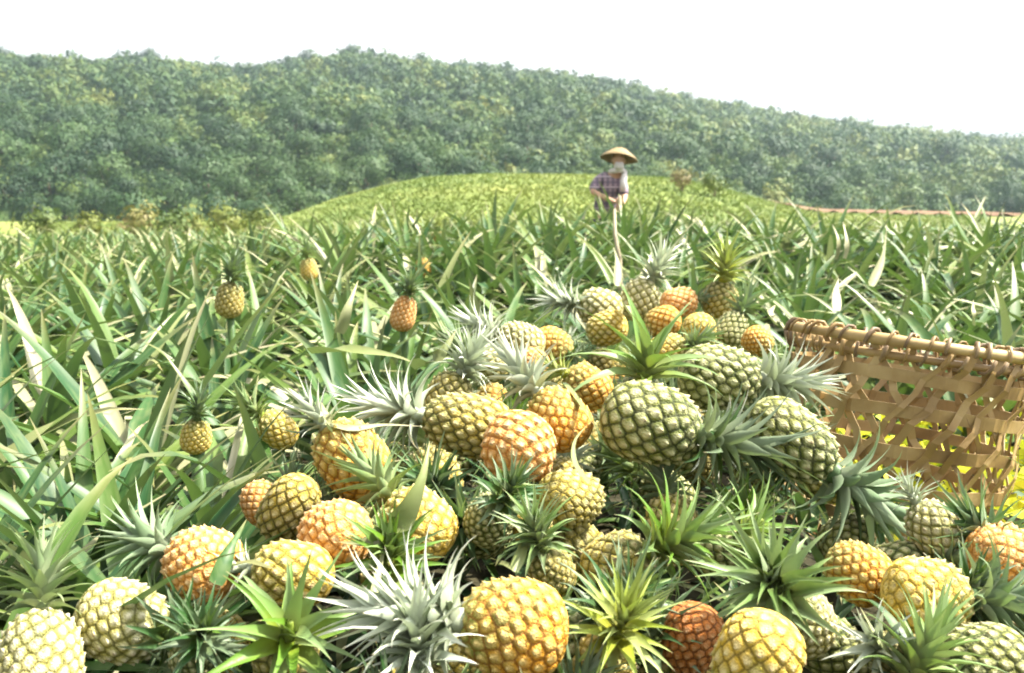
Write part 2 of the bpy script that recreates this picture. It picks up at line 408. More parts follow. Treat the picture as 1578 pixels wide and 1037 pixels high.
n, m = Z.shape; i, k = np.meshgrid(np.arange(n-1), np.arange(m-1), indexing='ij')
Qg = np.stack([i*m+k, i*m+k+1, (i+1)*m+k+1, (i+1)*m+k], 2).reshape(-1, 4)
gm = mesh('ground', np.stack([X, Y, Z], 2).reshape(-1, 3), Qg, M_SOIL); gm.materials.append(M_MEADOW)
cy_ = (Y[:-1, :-1]+Y[1:, 1:])/2
gm.polygons.foreach_set('material_index', (cy_ > 27).astype(np.int32).ravel())
tag(link('ground', gm), kind='structure')
# brown bare strip right behind the field
V, Q = [], []
for a in range(41):
    x = 15+a*.26
    for y in (50-a*.05, 53, 57+.1*a): V.append((x, y, float(mound_z(np.array(x), np.array(y)))+.10+.08*math.sin(a*1.7+y)))
Q = [(a*3+b, (a+1)*3+b, (a+1)*3+b+1, a*3+b+1) for a in range(40) for b in range(2)]
tag(link('earth_strip', mesh('earth_strip', V, Q, M_EARTH)), kind='structure')

# wooded hill: ridge line and foot given by direction
RP = np.array([-1600, -700, 0, 130, 240, 330, 400, 480, 550, 640, 720, 800, 900, 1000, 1120, 1250, 1400, 1578, 2200, 3000])
RYP = np.array([175, 112, 96, 109, 101, 111, 114, 104, 96, 106, 113, 119, 129, 149, 173, 192, 208, 224, 262, 292])
def ridge_d(p): return 340 + np.clip(p, -800, 2600)*.070
def foot_d(p): return np.interp(p, [-800, 0, 430, 700, 1050, 1300, 1578, 2600], [104, 106, 116, 122, 128, 160, 175, 200])
def hill_z(p, d):
    rd, fd = ridge_d(p), foot_d(p); zr = CAMZ + (HY-np.interp(p, RP, RYP))/F*rd
    zf = -1.6
    s = np.clip((d-fd)/(rd-fd), 0, 1); up = zf+(zr-zf)*(s**.92 + .035*np.sin(s*9+p*.011)*np.sin(np.pi*s))
    t = np.clip((d-rd)/160, 0, 1); dn = zr*(1-t)**1.5 - 3*t
    return np.where(d <= rd, up, dn)
ps = np.linspace(-1600, 3000, 150); ss = np.concatenate([np.linspace(-.06, 1, 44), np.linspace(1.04, 2, 10)])
V = []
for s in ss:
    for p in ps:
        fd, rd = float(foot_d(p)), float(ridge_d(p)); d = fd+(rd-fd)*s if s <= 1 else rd+(s-1)*160
        z = float(hill_z(p, d)) if s >= 0 else -3.0
        V.append(((p-CX)/F*d, d, z))
n, m = len(ss), len(ps); i, k = np.meshgrid(np.arange(n-1), np.arange(m-1), indexing='ij')
Qh = np.stack([i*m+k, i*m+k+1, (i+1)*m+k+1, (i+1)*m+k], 2).reshape(-1, 4)
tag(link('hill', mesh('hill', V, Qh, M_WOODFLOOR)), kind='structure')

# ------------------------------------------------------------------ trees
def crown_arrays(r, clumps, per, quad, squash=.8):
    """leaf clumps spread through an uneven crown, about 1 unit across; returns verts, quads, shade"""
    V, tone = [], []
    for c in range(clumps):
        d = r.normal(size=3); d /= np.linalg.norm(d); rad = r.uniform(.12, .40)
        cc = d*rad*np.array([1.1, 1.1, squash]) + np.array([0, 0, .42]); cr = r.uniform(.13, .24); ct = r.uniform(-.09, .09)
        for k in range(per):
            dd = r.normal(size=3); dd /= np.linalg.norm(dd); dd[2] = dd[2]*.8+.15
            p = cc + dd*cr*r.uniform(.75, 1.1)
            oc = (p-np.array([0, 0, .30])); oc /= np.linalg.norm(oc); nrm = dd*.55+oc*.70+r.normal(size=3)*.14; nrm /= np.linalg.norm(nrm)
            a = np.cross(nrm, r.normal(size=3)); a /= np.linalg.norm(a); b = np.cross(nrm, a); s = quad*r.uniform(.6, 1.3)
            V += [p+a*s, p+b*s*.7, p-a*s*1.1, p-b*s*.7]; tone += [ct+r.uniform(-.03, .03)]*4
    return np.array(V), np.arange(len(V)).reshape(-1, 4), np.array(tone)
TV = [[crown_arrays(np.random.default_rng(50+i), c_, p_, q_) for i in range(5)] for c_, p_, q_ in ((24, 16, .040), (16, 12, .060), (12, 8, .080), (9, 6, .12))]
def tree_pos():
    pts = []; r = np.random.default_rng(5)
    for d_s in np.linspace(0, 1.04, 58):
        p = -900+r.uniform(0, 12)
        while p < 2300:
            fd, rd = float(foot_d(p)), float(ridge_d(p)); d = fd+(rd-fd)*d_s + r.uniform(-5.0, 5.0)
            sz = (r.uniform(3.0, 5.2) if r.random() < .6 else r.uniform(5.2, 8.5))*(1.12 if d_s > .97 else 1)
            if not -120 < p < 1700: sz *= 1.7
            pts.append((p, d, sz)); p += F/d*sz*r.uniform(.62, 1.0)
    return pts
TP = tree_pos(); TP = [t for t in TP if t[1] < float(ridge_d(t[0]))+14]
patch = lambda p, d: .5+.5*math.sin(p*.009+d*.06)*math.sin(p*.023-d*.045+1.3)
def tree_tone(p, d, r):
    t = .20+.24*patch(p, d)+r.uniform(-.32, .42)
    if p > 480 and d < 165: t += .16
    if p > 1000: t += .06
    return t
big = sorted([t for t in TP if -60 < t[0] < 1640], key=lambda t: -t[2]/t[1])[:150]
bigset = set(big); r = np.random.default_rng(9)
PV, PQ, PT, off = [], [], [], 0
for (p, d, sz) in TP:
    if (p, d, sz) in bigset: continue
    v, q, tn = TV[3 if not -80 < p < 1660 else 0 if d < 150 else 1 if d < 230 else 2][r.integers(5)]; a = r.uniform(0, 6.28); ca, sa = math.cos(a), math.sin(a); h = sz*r.uniform(.9, 1.25)
    vv = np.stack([(v[:, 0]*ca-v[:, 1]*sa)*sz, (v[:, 0]*sa+v[:, 1]*ca)*sz, v[:, 2]*h], 1) + np.array([(p-CX)/F*d, d, float(hill_z(p, d))-.24*sz])
    PV.append(vv); PQ.append(q+off); PT.append(tn+tree_tone(p, d, r)); off += len(v)
tag(link('forest', mesh('forest', np.concatenate(PV), np.concatenate(PQ), M_TREE, False, tone=np.concatenate(PT))),
    'dense green woodland covering the hillside behind the field', 'forest', kind='stuff')
tcrown = [[mesh('tree_crown', v, q, M_TREE, False, tone=np.clip(tn+base, 0, 1)) for base in (.14, .30, .46, .62)] for v, q, tn in
          [crown_arrays(np.random.default_rng(80+i), 34, 34, .028) for i in range(4)]]
V, Q = tube([(0, 0, -.25), (.02, 0, 0), (-.01, .02, .25), (.0, .0, .5)], [.045, .035, .028, .012], 7)
for dx, dy in ((.2, .05), (-.18, .1), (.02, -.2)):
    v, q = tube([(0, 0, .12), (dx*.6, dy*.6, .28), (dx, dy, .46)], [.018, .013, .006], 5); Q += [tuple(a+len(V) for a in f) for f in q]; V = V+v
TRUNK = mesh('tree_trunk', V, Q, M_BARK)
def tree(p, d, sz, tone, label, group, z=None, cat='tree'):
    o = link('tree', None, loc=((p-CX)/F*d, d, (float(hill_z(p, d)) if z is None else z)-.12*sz), rot=(0, 0, rng.uniform(0, 6.28)), scale=(sz, sz, sz*rng.uniform(.9, 1.15)))
    tag(o, label, cat, group); link('trunk', TRUNK, o)
    link('crown', tcrown[rng.randrange(4)][min(3, max(0, int(tone*4)))], o); return o
for (p, d, sz) in big:
    s = (d-float(foot_d(p)))/(float(ridge_d(p))-float(foot_d(p)))
    w_ = 'at left' if p < 430 else 'behind the grassy rise' if p < 1100 else 'at right'; tt = tree_tone(p, d, r); cw = 'dark green' if tt < .25 else 'mid green' if tt < .5 else 'yellowish green'
    tree(p, d, sz, tt, cw+' leafy tree low on the wooded hill '+w_, cw+' trees low on the hill '+w_)
for (p, d, sz, t, lb) in ((1195, 215, 12, .0, 'broad dark tree standing out on the lower right hillside'), (1272, 222, 11, .02, 'round dark tree beside the broad dark tree on the right hillside'),
                       (1455, 265, 12, .05, 'dark bushy tree low on the hill at the right edge'),
                       (548, 372, 8.5, .2, 'tallest tree crown on the ridge line, left of centre'), (478, 366, 8, .22, 'rounded tree crown on the ridge just left of the tallest one'),
                       (242, 350, 8, .2, 'tree crown standing up from the ridge at upper left'), (12, 334, 8, .15, 'dark tree crown on the ridge at the far left edge'),
                       (1128, 410, 8, .25, 'tree crown standing up on the sloping ridge right of the farmer'), (930, 398, 8, .25, 'tree crown on the ridge above the farmer'),
                       (905, 128, 5.0, .05, 'dark teal bush at the meadow edge left of the farmer'), (1012, 132, 4.6, .4, 'light green bush at the meadow edge right of the farmer')):
    tree(p, d, sz, t, lb, None)
# shrubs along the far left edge of the field
scr = [[mesh('shrub_leaves', v, q, M_SHRUB, False, tone=np.clip(tn+b, 0, 1)) for b in (.15, .4, .6, .85)] for v, q, tn in [crown_arrays(np.random.default_rng(120+i), 18, 20, .045) for i in range(3)]]
SH = [(200, 27, 1.5, 0, 'tan dry shrub beside the wood at far left of the field'), (262, 28, 1.5, 0, 'green shrub just left of the bare tan shrub behind the field'), (212, 30, 1.7, 3, 'tan dry shrub beyond the left of the field'), (292, 30, 1.4, 2, 'small yellow shrub on the field edge'),
      (352, 29, 1.6, 2, 'bright yellow shrub behind the field edge, left of the meadow'), (400, 31, 1.4, 1, 'low green shrub where the meadow begins'), (140, 30, 1.5, 1, 'low olive shrub near the left end of the field'), (60, 29, 1.6, 0, 'dark green shrub at the left end of the field edge'),
      (1050, 40, 1.3, 3, 'pale tan shrub on the meadow just right of the farmer'), (1100, 40, 1.4, 0, 'greyish green shrub on the meadow slope right of the farmer')]
for p, d, sz, t, lb in SH[1:]:
    x = (p-CX)/F*d; o = link('shrub', None, loc=(x, d, float(mound_z(np.array(x), np.array(float(d))))-.05), rot=(0, 0, rng.uniform(0, 6)), scale=sz)
    tag(o, lb, 'shrub', 'shrubs along the edge of the field'); link('foliage', scr[rng.randrange(3)][t], o); link('stem', TRUNK, o, scale=.8)
# meadow grass: uncountable
r = np.random.default_rng(21); n = 46000
dd = r.uniform(20, 80, n)**1.0; pp = r.uniform(60, 1520, n); gx = (pp-CX)/F*dd; keep = (dd > 0); gx, dd = gx[keep], dd[keep]; n = len(gx)
gz = mound_z(gx, dd); V = np.zeros((n, 3, 4, 3)); tn = np.zeros((n, 3, 4))
row = .5+.5*np.sin(gx*2.2+dd*.9)
for b in range(3):
    a = r.uniform(0, 6.28, n); h = r.uniform(.05, .15, n); wd = r.uniform(.03, .06, n); lean = r.uniform(.05, .25, n)
    for c, (s, t) in enumerate(((-1, 0), (1, 0), (.25, 1), (-.25, 1))):
        V[:, b, c] = np.stack([gx+np.cos(a)*wd*s+np.sin(a)*lean*t, dd+np.sin(a)*wd*s-np.cos(a)*lean*t, gz+h*t-.02], 1)
    tn[:, b, :] = (np.clip(.40+.22*np.sin(gx*.35+dd*.21)*np.sin(gx*.13-dd*.3)+.06*row+r.uniform(-.09, .09, n), 0, 1))[:, None]
tag(link('meadow_grass', mesh('meadow_grass', V.reshape(-1, 3), np.arange(n*12).reshape(-1, 4), M_GRASS, False, tone=tn.ravel())),
    'yellow green grass covering the low rise behind the field', 'grass', kind='stuff')

# ------------------------------------------------------------------ pineapple plants in the field
PERSON = (1.13, 11.0)
BASKET = (1.03, 2.55)
spots = []
r = random.Random(31); yrow = 1.35
while yrow < 21.5:
    x = -(1.1*yrow+2.2)
    while x < 1.1*yrow+2.2:
        px_, py_ = x+r.uniform(-.13, .13), yrow+r.uniform(-.16, .16)
        ok = True
        if py_ < 5:
            if in_poly(px_, py_) or poly_dist(px_, py_) < .20: ok = False
            if (Vector((px_, py_))-Vector(BASKET)).length < .75: ok = False
            if py_ < 3.1 and px_ > .7: ok = False
        if (Vector((px_, py_))-Vector((PERSON[0], PERSON[1]+.1))).length < .30: ok = False
        if px_*F/py_+CX < -1000 or px_*F/py_+CX > 2500: ok = False
        if ok: spots.append((px_, py_))
        x += r.uniform(.50, .66)
    yrow += .60 if yrow < 12 else .75
spots += [(-.86, 1.50), (-1.12, 1.72), (-.74, 1.86), (-.70, 2.25), (-1.0, 2.15), (1.0, 10.3), (1.35, 10.4), (.75, 10.5), (1.15, 9.9)]
spots.sort(key=lambda s: s[1])
leafcache = {}
def leaf_var(sp):
    """shared leaf meshes for the near plants: shape quantised"""
    key = (round(sp['L'], 1), round(sp['e0']/R(12)), round(sp['bend']/R(16)), round(sp['tone']*7), sp['kink'] is not None)
    if key not in leafcache:
        s = dict(sp); s['az'] = 0; s['base'] = (0, 0, 0)
        V, Q, T, N = leaf_arrays(**s); leafcache[key] = mesh('plant_leaf', V, Q, M_PLANT, tone=N, t=T)
    return leafcache[key]
ros = []
for i in range(9):
    V, Q, T, N = join([leaf_arrays(**s) for s in plant_leaves(random.Random(200+i), 27, 1.0, 7)])
    ros.append(mesh('rosette', V, Q, M_PLANT, tone=N, t=T))
V, Q = tube([(0, 0, -.06), (0, 0, .06), (0, 0, .2)], [.045, .04, .02], 8)
STEM = mesh('plant_stem', V, Q, M_PLANT, tone=[.3]*len(V), t=[.2]*len(V))
V, Q = tube([(0, 0, 0), (.01, 0, .25), (0, 0, .5)], [.016, .014, .018], 8)
STALK = mesh('fruit_stalk', V, Q, M_PLANT, tone=[.45]*len(V), t=[.2]*len(V))
NEAR, MID = 52, 300
def where(x, y):
    p = x/y*F+CX
    if y < 3.2 and p < 700: return 'in the left corner directly beside the heap'
    if y < 6: return 'in the left near rows beyond the heap' if p < 640 else 'in the rows just behind the far end of the heap' if p < 1190 else 'in the rows right behind the bamboo basket'
    if y < 10: return 'in the middle rows on the left side of the field' if p < 600 else 'in the middle rows in front of the farmer' if p < 1200 else 'in the middle rows on the right side of the field'
    return 'in the back rows below the wood at left' if p < 500 else 'in the back rows around the farmer below the meadow' if p < 1200 else 'in the back rows at right, far above the basket'
lab_near = 'long leaved pineapple plant in the nearest rows of the field'
lab_mid = 'spiky green pineapple plant in the rows further back'
plants = []
def vis(s): p = s[0]/s[1]*F+CX; return -200 < p < 1780
seen = [s for s in spots if vis(s)]
rest = [s for s in spots if not vis(s)]
for idx, (x, y) in enumerate(seen):
    if idx >= MID: rest.append((x, y)); continue
    rr = random.Random(900+idx); sc = rr.uniform(1.0, 1.25) if y > 3 else rr.uniform(.86, 1.02)
    if abs(x-1.13) < .5 and 9.6 < y < 10.8: sc = 1.38
    o = link('pineapple_plant', None, loc=(x, y, ground_z(x, y)), rot=(rr.uniform(-.08, .08), rr.uniform(-.08, .08), rr.uniform(0, 6.28)), scale=sc)
    o.empty_display_size = .1
    if idx < NEAR:
        w_ = where(x, y); tag(o, 'long leaved pineapple plant '+w_, 'pineapple plant', 'near plants '+w_); link('stem', STEM, o)
        for s in plant_leaves(rr, 27, 1.0, 8):
            link('leaf', leaf_var(s), o, s['base'], (rr.uniform(-.08, .08), 0, s['az']))
    else:
        w_ = where(x, y); tag(o, 'spiky green pineapple plant '+w_, 'pineapple plant', 'far plants '+w_); link('leaves', ros[rr.randrange(9)], o)
    plants.append(o)
PV = []; r = random.Random(77)
lowros = [join([leaf_arrays(**s) for s in plant_leaves(random.Random(300+i), 20, 1.0, 4)]) for i in range(6)]
for (x, y) in rest:
    v, q, t, n_ = lowros[r.randrange(6)]; a = r.uniform(0, 6.28); s = r.uniform(1.0, 1.25); ca, sa = math.cos(a)*s, math.sin(a)*s
    vv = np.stack([v[:, 0]*ca-v[:, 1]*sa+x, v[:, 0]*sa+v[:, 1]*ca+y, v[:, 2]*s+ground_z(x, y)], 1); PV.append((vv, q, t, np.clip(n_+r.uniform(-.1, .12), 0, 1)))
V, Q, T, N = join(PV)
tag(link('pineapple_field', mesh('pineapple_field', V, Q, M_PLANT, tone=N, t=T)), 'mass of pineapple plants filling the far end of the field', 'pineapple field', kind='stuff')

# plants that carry a fruit (read from the picture: fruit centre, fruit width)
def fruiting(px, py, y, D, ck, cc, label, tilt=(0, 0), ratio=1.35):
    c = at(px, py, y); o = link('pineapple_plant', None, loc=(c.x, c.y, ground_z(c.x, c.y)), rot=(0, 0, rng.uniform(0, 6)))
    o.rotation_euler = (0, 0, 0); tag(o, label, 'pineapple plant'); h = c.z-o.location.z
    link('stem', STEM, o); rr = random.Random(int(px)); st = link('stalk', STALK, o, scale=(1, 1, max(.1, (h-D*.6)/.5)))
    ax = Vector((math.sin(R(tilt[0])), -math.sin(R(tilt[1])), 1)).normalized()
    pineapple(Vector((0, 0, h)), D, ratio, ax, ck, cc, 'full', None, None, 1.1, y < 5.5, parent=o)
    for s in plant_leaves(rr, 22, .95, 8):
        s['e0'] -= R(6); link('leaf', leaf_var(s), o, s['base'], (rr.uniform(-.08, .08), 0, s['az']))
fruiting(354, 462, 4.2, .12, 'olive', 'green', 'pineapple plant bearing a green crowned yellow fruit, at left of the field', (8, 0))
fruiting(622, 483, 4.1, .105, 'orange', 'green', 'pineapple plant bearing a slim tilted orange fruit, behind the heap', (14, 0), 1.5)
fruiting(476, 415, 6.2, .11, 'yellow', 'grey', 'pineapple plant with a small yellow fruit, further back in the left field', (-6, 0))
fruiting(652, 412, 7.0, .11, 'gold', 'green', 'pineapple plant with a dark crowned golden fruit, far back left of centre', (-10, 0))
fruiting(302, 672, 2.35, .075, 'yellow', 'green', 'plant with a tiny yellow fruit among leaves left of the heap', (10, 10), 1.2)
fruiting(428, 662, 2.5, .09, 'yellow', 'bright', 'plant whose small yellow fruit with bright green crown leans by the heap', (-70, 20), 1.3)
fruiting(675, 365, 9.0, .12, 'olive', 'yellow', 'plant with a bright yellow crown showing above the far rows', (0, 0), 1.2)

# ------------------------------------------------------------------ the heap of picked pineapples
# (px, py, width px, length ratio, crown angle in picture, tilt to viewer, fruit, crown colour, style, crown size, depth or None, label)
H = [
 (790, 968, 165, 1.10, 168, 12, 'gold', 'silver', 'full', 1.0, None, 'large golden pineapple with big raised eyes, front centre of the heap'),
 (1168, 1015, 142, 1.15, 250, -8, 'yellow', None, 'full', 1, None, 'pale yellow pineapple with pointed eyes at the bottom edge, right of centre'),
 (1232, 955, 105, 1.25, 128, 38, 'cream', 'grey', 'full', 1.35, 1.46, 'cream pineapple half hidden behind its grey green crown, lower right'),
 (1066, 985, 98, 1.25, 255, -12, 'russet', None, 'full', 1, 1.40, 'small rusty brown pineapple without visible crown, front right of centre'),
 (1428, 922, 126, 1.12, 2, 8, 'yellow', 'blue', 'full', 1.05, 1.50, 'plump yellow green pineapple with blue green crown, at lower right edge'),
 (1322, 882, 92, 1.2, 150, -25, 'gold', None, 'full', 1, 1.62, 'orange gold pineapple wedged under the long blue crown at right'),
 (1538, 852, 92, 1.2, 10, -25, 'orange', None, 'full', 1, 1.70, 'pinkish orange pineapple at the right edge below the basket'),
 (1442, 820, 78, 1.4, 120, -10, 'cream', 'silver', 'small', .9, 1.78, 'bleached cream pineapple just below the basket'),
 (1512, 1018, 125, 1.25, 185, 0, 'green', None, 'full', 1, 1.38, 'dark green shaded pineapple in the bottom right corner'),
 (1002, 652, 132, 1.22, -12, 18, 'green', 'green', 'full', 1.0, 2.02, 'big dark green pineapple at the middle of the heap, crown hanging right'),
 (985, 622, 90, 1.0, 82, 20, 'green', 'bright', 'broad', 1.25, 2.22, 'pineapple whose bright green upright crown stands above the big green one'),
 (1108, 582, 108, 1.22, -2, 5, 'green', 'silver', 'full', .9, 2.32, 'two toned green and orange pineapple next to the basket'),
 (1218, 678, 104, 1.55, -38, 8, 'green', 'blue', 'full', 1.28, 1.98, 'long pale green pineapple with a large drooping blue green crown beside the basket'),
 (950, 868, 96, 1.25, 28, 22, 'olive', 'bright', 'full', 1.3, 1.60, 'olive pineapple pointing its large spiky crown up right, centre of heap'),
 (1105, 842, 88, 1.1, 40, 30, 'green', 'bright', 'broad', .95, 1.74, 'half buried green pineapple with a small bright crown of curved leaves'),
 (722, 655, 100, 1.5, 168, 2, 'olive', 'silver', 'full', 1.05, 2.05, 'long olive pineapple lying left behind the round orange one'),
 (800, 690, 114, 1.0, -105, 42, 'orange', 'bright', 'small', .95, 1.92, 'round pale orange pineapple on top, crown towards the viewer'),
 (862, 645, 92, 1.2, 130, -15, 'gold', 'silver', 'full', 1.0, 2.08, 'golden pineapple tucked behind the round orange one'),
 (880, 768, 98, 1.2, 0, -40, 'olive', None, 'full', 1, 1.86, 'shaded olive pineapple below the big green one'),
 (542, 706, 112, 1.2, 128, 6, 'gold', 'silver', 'small', .9, 1.90, 'golden pineapple with dark green left flank at the left of the heap'),
 (445, 782, 84, 1.45, 235, -12, 'olive', None, 'full', 1, 1.78, 'slender olive pineapple standing on the left slope of the heap'),
 (402, 775, 62, 1.2, 120, -20, 'orange', None, 'full', 1, 1.84, 'small orange pineapple behind the slender olive one'),
 (645, 808, 112, 1.15, 138, -22, 'yellow', 'bright', 'full', .9, 1.72, 'pale yellow pineapple crossed by a big silver leaf'),
 (516, 824, 106, 1.1, 190, -30, 'orange', None, 'full', 1, 1.66, 'orange pineapple with wide flat eyes, left of the silver leaf'),
 (452, 884, 108, 1.25, 172, 5, 'yellow', 'silver', 'small', .85, 1.56, 'greenish yellow pineapple below the orange one on the left'),
 (312, 868, 116, 1.08, 165, -20, 'orange', 'blue', 'full', .9, 1.58, 'pinkish orange pineapple at the left edge of the heap'),
 (190, 958, 132, 1.18, -8, 20, 'cream', 'green', 'full', 1.0, 1.42, 'large cream green pineapple at lower left, dark crown to its right'),
 (62, 1016, 138, 1.2, 100, -22, 'cream', 'grey', 'full', .8, 1.32, 'cream pineapple in the bottom left corner, greyish crown behind it'),
 (440, 1010, 110, 1.0, 70, 48, 'olive', 'bright', 'broad', 1.3, 1.36, 'pineapple showing only a broad leaved green crown, front left'),
 (655, 1078, 110, 1.1, 95, 15, 'olive', 'silver', 'full', 1.15, 1.26, 'pineapple whose white silver crown spikes up at the bottom edge'),
 (930, 1020, 100, 1.1, 75, 38, 'yellow', 'yellow', 'full', 1.15, 1.36, 'yellow pineapple hidden under a yellow green crown, beside the large golden one'),
 (1046, 466, 48, 1.25, 10, -10, 'orange', 'green', 'small', .9, 3.55, 'bright orange pineapple at the far top of the heap'),
 (1022, 496, 48, 1.2, 200, -20, 'gold', None, 'full', 1, 3.4, 'small golden pineapple below the bright orange one at the back'),
 (1078, 512, 52, 1.2, -80, -20, 'yellow', None, 'full', 1, 3.1, 'yellow green pineapple standing on end at the back of the heap'),
 (1126, 510, 52, 1.25, 60, -15, 'green', 'blue', 'full', .9, 3.2, 'dark green pineapple at the back right of the heap'),
 (1168, 526, 46, 1.1, -40, 20, 'gold', 'bright', 'small', .9, 3.0, 'small golden pineapple with green crown next to the basket rim'),
 (1110, 462, 55, 1.1, 85, 15, 'olive', 'yellow', 'full', 1.05, 3.6, 'pineapple with a glowing yellow crown at the back of the heap'),
 (802, 528, 66, 1.2, 158, 0, 'cream', 'silver', 'full', .95, 2.8, 'cream pineapple with silver crown at the back left of the heap'),
 (852, 532, 56, 1.2, -30, 35, 'gold', 'green', 'small', .8, 2.85, 'golden pineapple with dark crown beside the cream one at the back'),
 (818, 566, 58, 1.1, 220, -20, 'orange', None, 'full', 1, 2.65, 'small orange pineapple below the cream one at the back left'),
 (906, 596, 66, 1.25, 150, 10, 'gold', 'yellow', 'small', 1.0, 2.45, 'golden pineapple left of the bright green upright crown'),
 (925, 474, 60, 1.2, 170, 10, 'cream', 'silver', 'full', .9, 3.6, 'pale pineapple at the back of the heap among dry leaves'),
 (985, 462, 58, 1.2, 60, 0, 'cream', 'silver', 'full', 1.0, 3.75, 'cream pineapple at the far back under a white leaf'),
 (935, 506, 56, 1.2, 200, -10, 'yellow', None, 'full', 1, 3.3, 'pale yellow pineapple near the far end, left of the golden pair'),
 (1028, 540, 54, 1.2, 20, 10, 'yellow', 'grey', 'full', .9, 2.8, 'yellow pineapple partly under the upright green crown'),
 (755, 560, 56, 1.2, 150, 10, 'cream', 'grey', 'full', 1.0, 2.65, 'pale pineapple at the left rim of the back of the heap'),
 (690, 612, 70, 1.2, 60, 0, 'olive', 'silver', 'full', 1.0, 2.4, 'olive pineapple with upright silver crown behind the long olive one'),
 (822, 815, 58, 1.1, 0, -30, 'yellow', None, 'full', 1, 1.75, 'small yellow pineapple deep in the middle of the heap'),
 (850, 880, 80, 1.1, 110, 25, 'olive', 'grey', 'full', 1.05, 1.58, 'olive pineapple with grey spiky crown behind the large golden one'),
 (755, 800, 80, 1.1, 60, 40, 'green', 'green', 'full', 1.0, 1.74, 'green pineapple with dark crown in the middle of the heap'),
 (1385, 1010, 84, 1.1, 150, 30, 'olive', 'silver', 'broad', .9, 1.40, 'olive pineapple with a few long silver leaves, bottom right'),
 (300, 1010, 84, 1.1, 60, 45, 'green', 'green', 'full', 1.1, 1.36, 'green pineapple with dark spiky crown, bottom left'),
]
heroes = []
for (px, py, wd, ratio, th, ti, ck, cc, st, cs, y, lb) in H:
    if y is None:
        y = 1.3
        for _ in range(30): p = at(px, py, y); y += (p.z-heap_z(p.x, y))/abs(ray(px, py).z)*.7
    c = at(px, py, y); D = wd*y/F
    heroes.append((c, D))
    pineapple(c, D, ratio, axes_from(th, ti), ck, cc, st, lb, 'pineapples in the heap', cs*1.14)
print('hero sizes', [round(d, 3) for c, d in heroes]); print('hero z - heap', [round(c.z-heap_z(c.x, c.y), 2) for c, d in heroes])
# the fruit below and between them
r = random.Random(404); fill = []
for _ in range(5000):
    x, y = r.uniform(-1, 1.5), r.uniform(1.05, 4.0)
    if not in_poly(x, y) or poly_dist(x, y) < .03: continue
    if (Vector((x, y))-Vector(BASKET)).length < .34: continue
    c = Vector((x, y, heap_z(x, y)-r.uniform(.15, .22))); 
    qx = CX+c.x/c.y*F; qy = HY+(CAMZ-c.z)/c.y*F
    if any(a < qx < b and e < qy < f for a, b, e, f in ((915, 1030, 700, 850), (1190, 1300, 760, 930), (990, 1110, 880, 960), (350, 420, 640, 760), (1290, 1360, 930, 1037), (1340, 1700, 600, 860), (1420, 1500, 860, 960), (360, 560, 880, 1100), (1100, 1290, 880, 1060), (110, 280, 880, 1060), (600, 860, 860, 1037))): continue
    if any((c-h).length < .055+d*.5 for h, d in heroes) or any((c-f).length < .15 for f in fill): continue
    fill.append(c)
for c in fill:
    a = r.uniform(0, 6.28); el = r.uniform(.25, 1.15); ax = Vector((math.cos(a)*math.cos(el), math.sin(a)*math.cos(el), math.sin(el)))
    fk, ckk = r.choice(['olive', 'green', 'olive', 'gold', 'green']), r.choice(['green', 'blue', 'grey', 'bright', 'bright', 'green', 'yellow', 'silver'])
    p = c.x/c.y*F+CX; w_ = ('front ' if c.y < 1.65 else 'middle ' if c.y < 2.4 else 'back ')+('left' if p < 560 else 'centre' if p < 1050 else 'right')
    lb = {'olive': 'olive', 'green': 'green', 'gold': 'golden'}[fk]+' pineapple with '+{'green': 'dark green', 'blue': 'blue green', 'grey': 'grey green', 'bright': 'bright green', 'yellow': 'yellow green', 'silver': 'silver'}[ckk]+' crown buried in the '+w_+' of the heap'
    pineapple(c, r.uniform(.10, .125), r.uniform(1.1, 1.35), ax, fk, ckk, 'full', lb, 'pineapples deep in the heap, '+w_, r.uniform(1.0, 1.25), leaves=False)
print('fill', len(fill))

# leaf litter filling the gaps of the heap
r = random.Random(515); parts = []
while len(parts) < 2000:
    x, y = r.uniform(-1, 1.5), r.uniform(1.0, 4.1)
    if not in_poly(x, y): continue
    parts.append(leaf_arrays(r.uniform(.10, .22), r.uniform(.012, .028), r.uniform(-.1, 1.2), r.uniform(.2, 1.4), n=4, tone=r.choice([.05, .1, .2, .3, .3, .45, .6, .85]), az=r.uniform(0, 6.28), base=(x, y, ground_z(x, y)+r.uniform(-.01, .03))))
V, Q, T, N = join(parts)
tag(link('leaf_litter', mesh('leaf_litter', V, Q, M_PLANT, tone=N, t=T)), 'green and dry leaf litter filling the gaps between the heaped fruit', 'leaf litter', kind='stuff')

